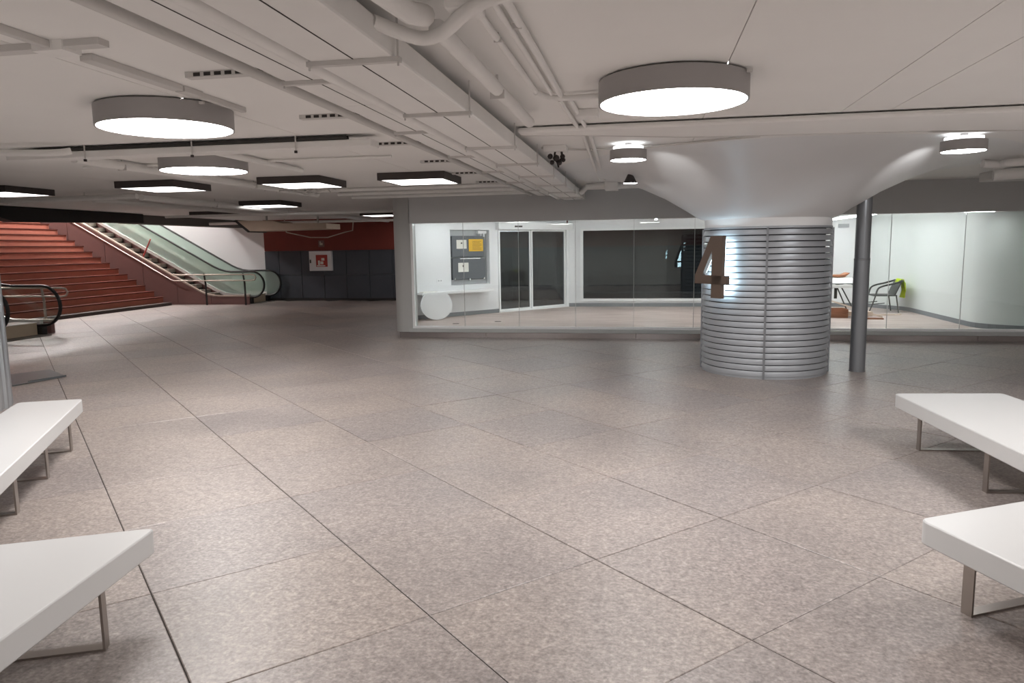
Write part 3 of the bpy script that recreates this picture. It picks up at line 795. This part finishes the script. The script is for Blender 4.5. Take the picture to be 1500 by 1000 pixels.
for k in range(6):
    a = Vector((-5.2+random.uniform(-.5, .4), 10.6+random.uniform(-.3, .5), 2.57))
    pts = [a + Vector((q*random.uniform(.1, .2), random.uniform(-.2, .2), random.uniform(-.07, .02))) for q in range(5)]
    pipe('cable', ('slack cable loop dangling near the square lamps, ' + ('lowest', 'thickest', 'leftmost', 'rightmost', 'nearest', 'farthest')[k] + ' of the tangle'), smooth_path(pts), 0.012, m='strut_paint', cat='cable', n=6)
# dark device cluster
t = thing('ceiling_device', 'dark dangling device cluster under a white ceiling box by the ducts', 'device', (-0.86, 7.25, 2.42))
link('mount_box', MB().box(-0.98, -0.76, 7.15, 7.33, 2.56, CEIL), 'pipe_paint', t, bevel=.005)
for a, b, c, r in ((-.92, 7.22, 2.52, .028), (-.86, 7.2, 2.50, .034), (-.80, 7.22, 2.515, .026), (-.90, 7.2, 2.46, .024), (-.83, 7.2, 2.455, .028), (-.79, 7.2, 2.48, .022)):
    link('lobe', MB().lathe((a, b, c), [(0.001, -r), (r*.7, -r*.7), (r, 0), (r*.7, r*.7), (0.001, r)], 10), 'device_dark', t)
link('wires', MB().tube([(-.87, 7.22, 2.57), (-.88, 7.2, 2.50), (-.85, 7.2, 2.46), (-.835, 7.2, 2.41)], .01, 6).tube([(-.81, 7.22, 2.57), (-.80, 7.2, 2.5), (-.84, 7.2, 2.46)], .012, 6), 'device_dark', t)

# ================================================================== STAIRS AND ESCALATORS
S0, S1 = 13.30, 20.35
st = thing('staircase', 'wide red brick staircase climbing left between the escalators', 'stairs', (-16, 16.8, 0))
link('base_step', MB().box(-14.9, -14.47, S0, S1, 0, .09), 'stair_dark', st)
rise, tread = 0.178, 0.295
for k in range(1, 18):
    u = -14.76 - tread*(k-1)
    z = .09 + rise*k
    zb = 0.0 if k < 2 else z-rise-.02
    s_ = link('step', MB().box(u-tread-.05, u, S0, S1, max(0, z-rise), z-.03), 'stair_red', st)
    link('nosing', MB().box(u-tread, u+.02, S0, S1, z-.03, z), 'stair_nosing', s_)
link('slope_fill', MB().prism([(-14.8, S0+.01, 0), (-20.0, S0+.01, 0), (-20.0, S0+.01, 2.9), (-19.7, S0+.01, 2.85)], (0, S1-S0-.02, 0)), 'stair_dark', st)

def esc_z(u, flat, brk, slope):
    d = brk - u
    if d <= -0.35: return flat
    if d >= 0.35: return flat + slope*d
    t = (d+0.35)/0.7
    return flat + slope*0.7*t*t/2
def escalator(label, vn, vf, side_v, flip):
    t = thing('escalator', label, 'escalator', (-14.5, (vn+vf)/2, 0), 'escalators beside the stairs')
    us = [-20.6 + 0.2*i for i in range(43)]          # to -12.2
    SL = 0.55
    for v in (vn, vf):
        # glass
        top = [(u, v, esc_z(u, .985, -13.1, SL)) for u in us]
        arc = [(-12.1+.385*math.sin(a), v, .6+.385*math.cos(a)) for a in [math.pi*k/12 for k in range(13)]]
        bot = [(u, v, esc_z(u, .28, -13.05, SL)) for u in us[:-2]]
        link('balustrade_glass', MB().prism(top + arc + bot[::-1], (0, .012, 0)), 'glass_clear' if flip else 'glass_frosted', t)
        hp = [(u, v+.006, esc_z(u, 1.0, -13.1, SL)) for u in us] + [(-12.1+.4*math.sin(a), v+.006, .6+.4*math.cos(a)) for a in [math.pi*k/14 for k in range(15)]] + [(-12.35, v+.006, .19)]
        link('handrail', MB().tube(hp, .042, 8, 0.7), 'rubber', t, smooth=True)
        dk = MB()
        pts = [(u, esc_z(u, .31, -13.05, SL)) for u in us]
        outl = [(u, v-.02, z) for u, z in pts] + [(u, v-.02, z-.10) for u, z in pts[::-1]]
        dk.prism(outl, (0, .09, 0))
        link('deck', dk, 'deck_white', t)
        link('skirt', MB().prism([(u, v-.015, z-.10) for u, z in pts] + [(-12.2, v-.015, 0), (-20.6, v-.015, 0)], (0, .07, 0)), 'side_brown' if v == side_v else 'step_dark', t)
        link('newel_foot', MB().box(-12.42, -12.12, v-.06, v+.07, 0, .17), 'rubber', t)
    for k in range(22):
        u = -13.15 - .36*k
        z = .05 + .2*k
        if u < -20.4: break
        link('step', MB().box(u-.37, u, vn+.07, vf-.06, z-.3 if z > .3 else 0, z), 'step_grey', t)
    link('floor_plate', MB().box(-13.15, -11.9, vn+.07, vf-.06, 0, .012), 'step_grey', t)
    bx = link('landing_box', MB().box(-12.75 if flip else -12.45, -12.22, vn+.08, vf-.07, 0, .25), 'box_beige', t, bevel=.006)
    link('box_top', MB().box(-12.76 if flip else -12.46, -12.21, vn+.075, vf-.065, .25, .262), 'deck_white', bx)
    return t, us, SL
eR, us, SL = escalator('escalator beside the white wall with black handrails and glass sides', 21.03, 22.08, 21.03, False)
eL, _, _ = escalator('escalator at the left edge with black rounded handrail, nearer one', 11.65, 12.90, 12.90, True)
# stepped ledge and side wall between stairs and right escalator
sd_ = thing('stair_side_wall', 'reddish brown panelled side wall with beige capping below the escalator', 'side wall', (-14, 20.6, 0))
tz = lambda u: esc_z(u, .27, -13.4, .55)
uu = [-20.4, -18.2, -16.9, -15.6, -14.45, -13.3, -12.0]
for a, b in zip(uu[:-1], uu[1:]):
    n = 8
    top = [(a+.006+(b-a-.012)*k/n, 20.64) for k in range(n+1)]
    link('panel', MB().prism([(u, v, tz(u)-.02) for u, v in top] + [(b-.006, 20.64, 0), (a+.006, 20.64, 0)], (0, .03, 0)), 'side_brown', sd_)
link('backing', MB().prism([(u, 20.66, tz(u)-.03) for u in us] + [(-12.2, 20.66, 0), (-20.6, 20.66, 0)], (0, .04, 0)), 'slot_dark', sd_)
link('capping', MB().prism([(u, 20.60, tz(u)+.02) for u in us+[-12.0]] + [(u, 20.60, tz(u)-.025) for u in ([-12.0]+us[::-1])], (0, .1, 0)), 'trim_beige', sd_)
for k in range(18):
    u = -13.2 - .30*k
    z = tz(u-.15)
    link('ledge_step', MB().box(u-.30, u-.02, 20.70, 21.0, max(0, z-.35), z+.05), 'ledge_beige', sd_)
    link('ledge_riser', MB().box(u-.02, u, 20.70, 21.0, max(0, z-.42), z-.06), 'step_dark', sd_)
s2 = thing('stair_side_wall', 'low brown side wall with beige capping beside the left escalator', 'side wall', (-14, 13.15, 0))
link('panel', MB().prism([(u, 13.16, tz(u)-.02) for u in us] + [(-12.2, 13.16, 0), (-20.6, 13.16, 0)], (0, .1, 0)), 'side_brown', s2)
link('capping', MB().prism([(u, 13.12, tz(u)+.02) for u in us] + [(u, 13.12, tz(u)-.025) for u in us[::-1]], (0, .15, 0)), 'trim_beige', s2)
# rails
def stair_rail(label, v, face, du=0.0):
    t = thing('stair_handrail', label, 'handrail', (-13, v, 0), 'stair handrails')
    sl = .555
    lo = [(-20.3, v, .75+sl*(20.3-14.45)), (-14.50, v, .78), (-14.40, v, .75), (-11.80, v, .75), (-11.68, v, .77), (-11.64, v, .84), (-11.68, v, .91), (-11.80, v, .93), (-14.3, v, .93), (-14.42, v, .96)]
    lo = [(a+du if i > 2 else a, b, c) for i, (a, b, c) in enumerate(lo)]
    link('rail', MB().tube(lo, .02, 8), 'trim_beige', t, smooth=True)
    for u in ((-13.33, -12.02) if face > 0 else (-13.6, -12.55)):
        p_ = link('post', MB().box(u-.025, u+.025, v-.012, v+.012, 0, .68), 'black_box' if face > 0 else 'trim_beige', t)
        link('post_arm', MB().prism([(u-.025, v-.012, .66), (u+.025, v-.012, .66), (u-.02, v-.012, .97), (u-.06, v-.012, .97)], (0, .024, 0)), 'black_box' if face > 0 else 'trim_beige', p_)
stair_rail('double metal handrail with dark posts in front of the escalator landing', 20.45, 1)
stair_rail('double metal handrail behind the left escalator newel', 13.42, -1, -0.32)
# red marker leaning on escalator deck
tag(link('red_stick', MB().tube([(-15.62, 20.72, 1.49), (-15.38, 20.82, 2.06)], .022, 8), 'red_plastic'), 'red stick leaning against the escalator side wall', 'stick')

# black shutter housing and other stuff under the opening edge
struct('added_void_beam', MB().box(-13.42, -12.98, 16.95, 22.25, 2.39, CEIL-.003), 'bulkhead', 'dark grey beam added for the dark ceiling void above the escalator right of the black housing', 'beam')  # added piece, its dark colour stands in for the unlit ceiling void
tag(link('shutter_housing', MB().prism([(-12.95, 13.0, 2.30), (-12.95, 16.92, 2.39), (-12.95, 16.92, 2.615), (-12.95, 12.4, 2.615), (-12.95, 12.4, 2.44)], (.30, 0, 0)), 'black_box', bevel=.01), 'long black shutter housing hung above the stairs', 'shutter housing')
t = thing('soffit_box', 'torn beige soffit box hanging below the ceiling near the far wall', 'soffit', (-9.6, 18.6, 2.15))
link('body', MB().prism([(-10.95, 18.4, 2.46), (-10.6, 18.4, 2.17), (-8.35, 18.4, 2.2), (-8.35, 18.4, 2.34), (-9.0, 18.4, 2.36), (-9.6, 18.4, 2.36), (-9.9, 18.4, 2.44)], (0, .9, 0)), 'board_beige', t)
link('slope_edge', MB().prism([(-11.02, 18.38, 2.46), (-10.95, 18.38, 2.48), (-10.55, 18.38, 2.16), (-10.62, 18.38, 2.14)], (0, .94, 0)), 'slot_dark', t)
link('hanger', MB().box(-10.3, -10.26, 18.8, 18.84, 2.4, CEIL).box(-8.8, -8.76, 18.8, 18.84, 2.3, CEIL), 'strut_paint', t)
tag(link('trim_strip', MB().tube([(-11.1, 21.5, 2.20), (-10.3, 21.5, 2.03), (-9.73, 21.5, 2.02), (-9.16, 21.5, 2.17), (-8.9, 21.5, 2.22), (-8.85, 21.5, CEIL)], .018, 6).tube([(-11.1, 21.5, 2.20), (-11.15, 21.5, CEIL)], .018, 6), 'trim_beige'), 'sagging pale trim strip dangling in front of the red wall', 'trim strip')
# fire hose cabinet and sign
t = thing('fire_hose_cabinet', 'white fire hose cabinet with a red square window on the dark panels', 'cabinet', (-10.28, 22.200, .98))
link('body', MB().box(-10.67, -9.91, 22.090, 22.220, .97, 1.60), 'white_paint', t, bevel=.008)
link('window', MB().box(-10.43, -10.04, 22.082, 22.092, 1.10, 1.48), 'red_plastic', t)
link('picture', MB().box(-10.36, -10.30, 22.078, 22.084, 1.16, 1.30).box(-10.28, -10.18, 22.078, 22.084, 1.18, 1.27).box(-10.24, -10.14, 22.078, 22.084, 1.30, 1.38).box(-10.40, -10.12, 22.078, 22.084, 1.12, 1.15), 'paper', t)
link('latch', MB().box(-10.645, -10.60, 22.075, 22.092, 1.22, 1.33), 'ink', t)
t = thing('wall_sign', 'small faded square sign on the red wall above the fire cabinet', 'sign', (-10.28, 22.200, 1.73))
link('plate', MB().box(-10.38, -10.18, 22.200, 22.220, 1.73, 1.94), 'side_brown', t)
link('mark', MB().box(-10.33, -10.23, 22.195, 22.201, 1.79, 1.86).box(-10.33, -10.29, 22.195, 22.201, 1.86, 1.91), 'board_beige', t)

# metal sheet on floor
t = thing('floor_sheet', 'loose grey metal sheet lying on the floor behind the left bench', 'metal sheet', (-8.1, 8.3, 0))
link('sheet', MB().prism([(-7.66, 8.44, .006), (-8.34, 8.90, .006), (-8.6, 8.42, .006), (-7.82, 7.70, .006)], (0, 0, .01)), 'sheet_metal', t)
link('bent_corner', MB().prism([(-7.66, 8.44, .016), (-7.98, 8.30, .016), (-7.82, 7.98, .016)], (0, 0, .012)), 'sheet_metal', t)

# ================================================================== SHOP CONTENTS
t = thing('machine_back', 'dark grey ticket machine back in the white wall recess with notices', 'machine', tuple(wp(1.45, -.3, .9)))
wpart('case', 'recess_grey', t, (0.93, 1.98, -.40, -.12, .845, 2.025))
up = wpart('upper_door', 'cabinet_grey', t, (1.01, 1.90, -.12, -.06, 1.44, 1.90), bevel=.012)
lo = wpart('lower_door', 'cabinet_grey', t, (1.01, 1.90, -.12, -.05, .955, 1.425), bevel=.012)
wpart('handle', 'chrome', lo, (1.2, 1.75, -.05, -.03, 1.40, 1.42))
wpart('latch', 'chrome', lo, (1.04, 1.07, -.05, -.03, .94, .99), (1.44, 1.47, -.05, -.03, .93, .98), (1.83, 1.86, -.05, -.03, .94, .99))
wpart('notice_sheet', 'paper', up, (1.13, 1.395, -.06, -.055, 1.625, 1.815))
wpart('notice_sheet', 'paper', lo, (1.155, 1.43, -.05, -.045, 1.12, 1.32))
wpart('notice_mark', 'ink', up, (1.24, 1.28, -.055, -.053, 1.73, 1.76))
wpart('notice_mark', 'ink', lo, (1.27, 1.30, -.045, -.043, 1.23, 1.27))
yl = wpart('warning_sticker', 'sticker_yellow', up, (1.455, 1.845, -.06, -.054, 1.565, 1.83))
for q in range(7):
    wpart('text_line', 'ink', yl, (1.55, 1.80 - (.04 if q % 3 == 2 else 0), -.054, -.0525, 1.60+q*.03, 1.607+q*.03))
wpart('socket_unit', 'white_paint', t, (1.70, 1.93, -.12, -.03, 1.95, 2.01))
wpart('hanging_plug', 'white_paint', t, (1.76, 1.79, -.10, -.03, 1.90, 1.95), (1.84, 1.87, -.10, -.03, 1.88, 1.95))
sh = MB(); wbox(sh, 0.0, 1.87, 0, .30, .685, .735)
tag(link('wall_shelf', sh, 'white_frame', bevel=.006), 'long white wall shelf below the ticket machine recess', 'shelf')
dc = MB()
pts = []
c0 = wp(0.30, .345, .475)
nrm = (NW + Vector((0, 0, .08))).normalized(); upv = (Vector((0, 0, 1)) - nrm*nrm.z).normalized()
R_ = .305
for k in range(40):
    a = 2*math.pi*k/40
    q = c0 + D*(R_*1.28*math.cos(a)) + upv*min(R_*math.sin(a), .25)
    pts.append(q)
dc.prism(pts, nrm*.025)
tag(link('round_tabletop', dc, 'white_paint'), 'white round tabletop with cut edge leaning on the shelf front', 'tabletop')
ot = MB(); wbox(ot, .56, .70, 0, .008, .92, .99)
t = thing('wall_socket', 'small double wall socket above the white shelf', 'socket', tuple(wp(.63, 0, .92)))
wpart('plate', 'white_frame', t, (.555, .705, 0, .008, .915, .995))
wpart('outlet', 'recess_grey', t, (.585, .615, .008, .012, .94, .97), (.645, .675, .008, .012, .94, .97))
fl_ = MB(); wbox(fl_, 0.05, 0.4, .1, .25, .735, .75)
tag(link('leaflet_stack', fl_, 'paper'), 'flat leaflets lying on the left end of the white shelf', 'leaflets')
for k, (a, b) in enumerate(((-3.7, 13.75), (-2.95, 14.2))):
    tag(link('floor_socket', MB().box(a, a+.12, b, b+.05, .17, .178), 'stair_dark'), ('small dark floor socket below the round tabletop', 'small dark floor socket near the second glass joint')[k], 'floor socket')
tag(link('wall_vent', MB().box(4.33, 4.56, 17.88, 17.9, 1.975, 2.06).box(4.345, 4.545, 17.872, 17.88, 1.99, 1.998).box(4.345, 4.545, 17.872, 17.88, 2.01, 2.018).box(4.345, 4.545, 17.872, 17.88, 2.03, 2.038), 'recess_grey'), 'small grey vent high on the shop back wall', 'vent')
# chair
ch = thing('armchair', 'dark slatted outdoor armchair standing by the pale shop wall', 'chair', (4.95, 16.7, .17))
f0 = .17
def cpt(a, b, z): return (4.95 + a, 16.6 + b, f0 + z)
for s_ in (-.25, .25):
    link('leg', MB().tube([cpt(-.32, s_, 0), cpt(-.24, s_, .22), cpt(-.20, s_, .36)], .014, 8), 'chair_dark', ch, smooth=True)
    link('leg', MB().tube([cpt(.26, s_, 0), cpt(.20, s_, .36)], .014, 8), 'chair_dark', ch, smooth=True)
    link('armrest', MB().tube(smooth_path([cpt(-.20, s_, .36), cpt(-.16, s_, .50), cpt(-.05, s_, .56), cpt(.12, s_, .60), cpt(.32, s_, .66)]), .018, 8), 'chair_dark', ch, smooth=True)
    link('brace', MB().tube([cpt(-.26, s_, .18), cpt(-.02, s_, .20)], .01, 6), 'chair_dark', ch)
link('seat', MB().box(4.95-.24, 4.95+.22, 16.6-.25, 16.6+.25, f0+.345, f0+.37), 'chair_dark', ch, bevel=.008)
bk = link('backrest', MB().obox(cpt(.17, -.23, .37), (.13, 0, .30), (0, .46, 0), (.02, 0, -.006)), 'chair_dark', ch)
link('top_rail', MB().tube([cpt(.32, -.25, .66), cpt(.33, 0, .675), cpt(.32, .25, .66)], .016, 8), 'chair_dark', ch, smooth=True)
vm = MB()
n = 8
outer = []
for i in range(n+1):
    a = i/n
    outer.append((a*.26-.13, .012*math.sin(a*9)))
vv = []
for b, off in ((0.30, .395), (.45, .415), (.60, .40), (.69, .36), (.70, .31), (.62, .275)):
    for i in range(n+1):
        x_, w_ = outer[i]
        vv.append(cpt(off + w_ + .012*math.sin(i*2.1+b*20), x_*(1 - .12*math.sin(b*14)), b))
m_ = 6
fs = [(r*(n+1)+i, r*(n+1)+i+1, (r+1)*(n+1)+i+1, (r+1)*(n+1)+i) for r in range(m_-1) for i in range(n)]
vo = tag(link('safety_vest', vm.add(vv, fs), 'vest_yellow', smooth=True), 'bright yellow green safety vest hung over the armchair back', 'vest')
md = vo.modifiers.new('solid', 'SOLIDIFY'); md.thickness = .012
# folding table with sheets
tb = thing('folding_table', 'folding table half hidden behind the column, legs splayed', 'table', (3.85, 15.9, .17))
link('top', MB().box(3.2, 4.25, 15.6, 16.3, .80, .825), 'chair_dark', tb)
for a, b in (((3.75, 15.75), (3.62, 15.7)), ((3.9, 15.8), (4.22, 15.7)), ((3.75, 16.15), (3.55, 16.25)), ((3.9, 16.15), (4.2, 16.25))):
    link('leg', MB().tube([(a[0], a[1], .80), (b[0], b[1], .17)], .013, 8), 'chair_dark', tb)
link('pedestal', MB().box(3.83, 3.88, 15.9, 15.95, .5, .80), 'chair_dark', tb)
lump = MB()
nx, ny = 14, 8
vv = []
for j in range(ny+1):
    for i in range(nx+1):
        a, b = i/nx, j/ny
        e = min(a, 1-a, b, 1-b)
        z = .828 + (.10+.05*math.sin(i*1.7)*math.cos(j*2.2))*min(1, e*5)
        if e == 0: z = .74 if i not in (0, nx) else .78
        vv.append((3.22+a*1.06, 15.56+b*.72, z))
fs = [(j*(nx+1)+i, j*(nx+1)+i+1, (j+1)*(nx+1)+i+1, (j+1)*(nx+1)+i) for j in range(ny) for i in range(nx)]
so = tag(link('white_dust_sheet', lump.add(vv, fs), 'white_sheet', smooth=True), 'crumpled white dust sheet heaped on the folding table', 'sheet')
md = so.modifiers.new('solid', 'SOLIDIFY'); md.thickness = .008
tag(link('wooden_tray', MB().prism([(3.3, 15.75, .95), (3.98, 15.75, .95), (4.08, 15.75, 1.03), (4.05, 15.75, 1.03), (3.96, 15.75, .99), (3.3, 15.75, .99)], (0, .35, 0)), 'wood_crate'), 'dark reddish wooden tray lying on the white dust sheet', 'tray')
# crates and planks
t = thing('wooden_crate', 'reddish wooden crate on the shop floor beside the column', 'crate', (3.6, 15.35, .17))
link('base', MB().box(3.3, 3.93, 15.22, 15.55, .17, .19), 'wood_crate', t)
for b in (15.20, 15.535):
    for z in (.17, .26):
        link('side_slat', MB().box(3.3, 3.93, b, b+.018, z, z+.08), 'wood_crate', t)
for a in (3.3, 3.912):
    for z in (.17, .26):
        link('end_slat', MB().box(a, a+.018, 15.22, 15.535, z, z+.08), 'wood_crate', t)
tag(link('pale_board', MB().obox((3.95, 15.27, .2), (.45, 0, -.005), (0, .18, 0), (0, 0, .09)), 'wood_pale'), 'short pale wooden block right of the reddish crate', 'board')
tag(link('pale_plank', MB().obox((3.4, 15.06, .56), (1.15, .1, -.385), (0, .07, 0), (0, 0, .03)), 'wood_pale'), 'long pale plank leaning over the crate down to the floor', 'plank')
tag(link('pale_plank', MB().obox((4.2, 15.62, .17), (.9, .2, 0), (0, .06, 0), (0, 0, .02)), 'wood_pale'), 'flat pale plank on the shop floor before the armchair', 'plank')
tag(link('red_plank', MB().box(3.95, 4.5, 14.92, 15.0, .17, .195), 'wood_crate'), 'thin reddish plank on the shop floor behind the steel pole', 'plank')

# bookkeeping key is not part of the scene description
for o in bpy.data.objects:
    if '_org' in o: del o['_org']
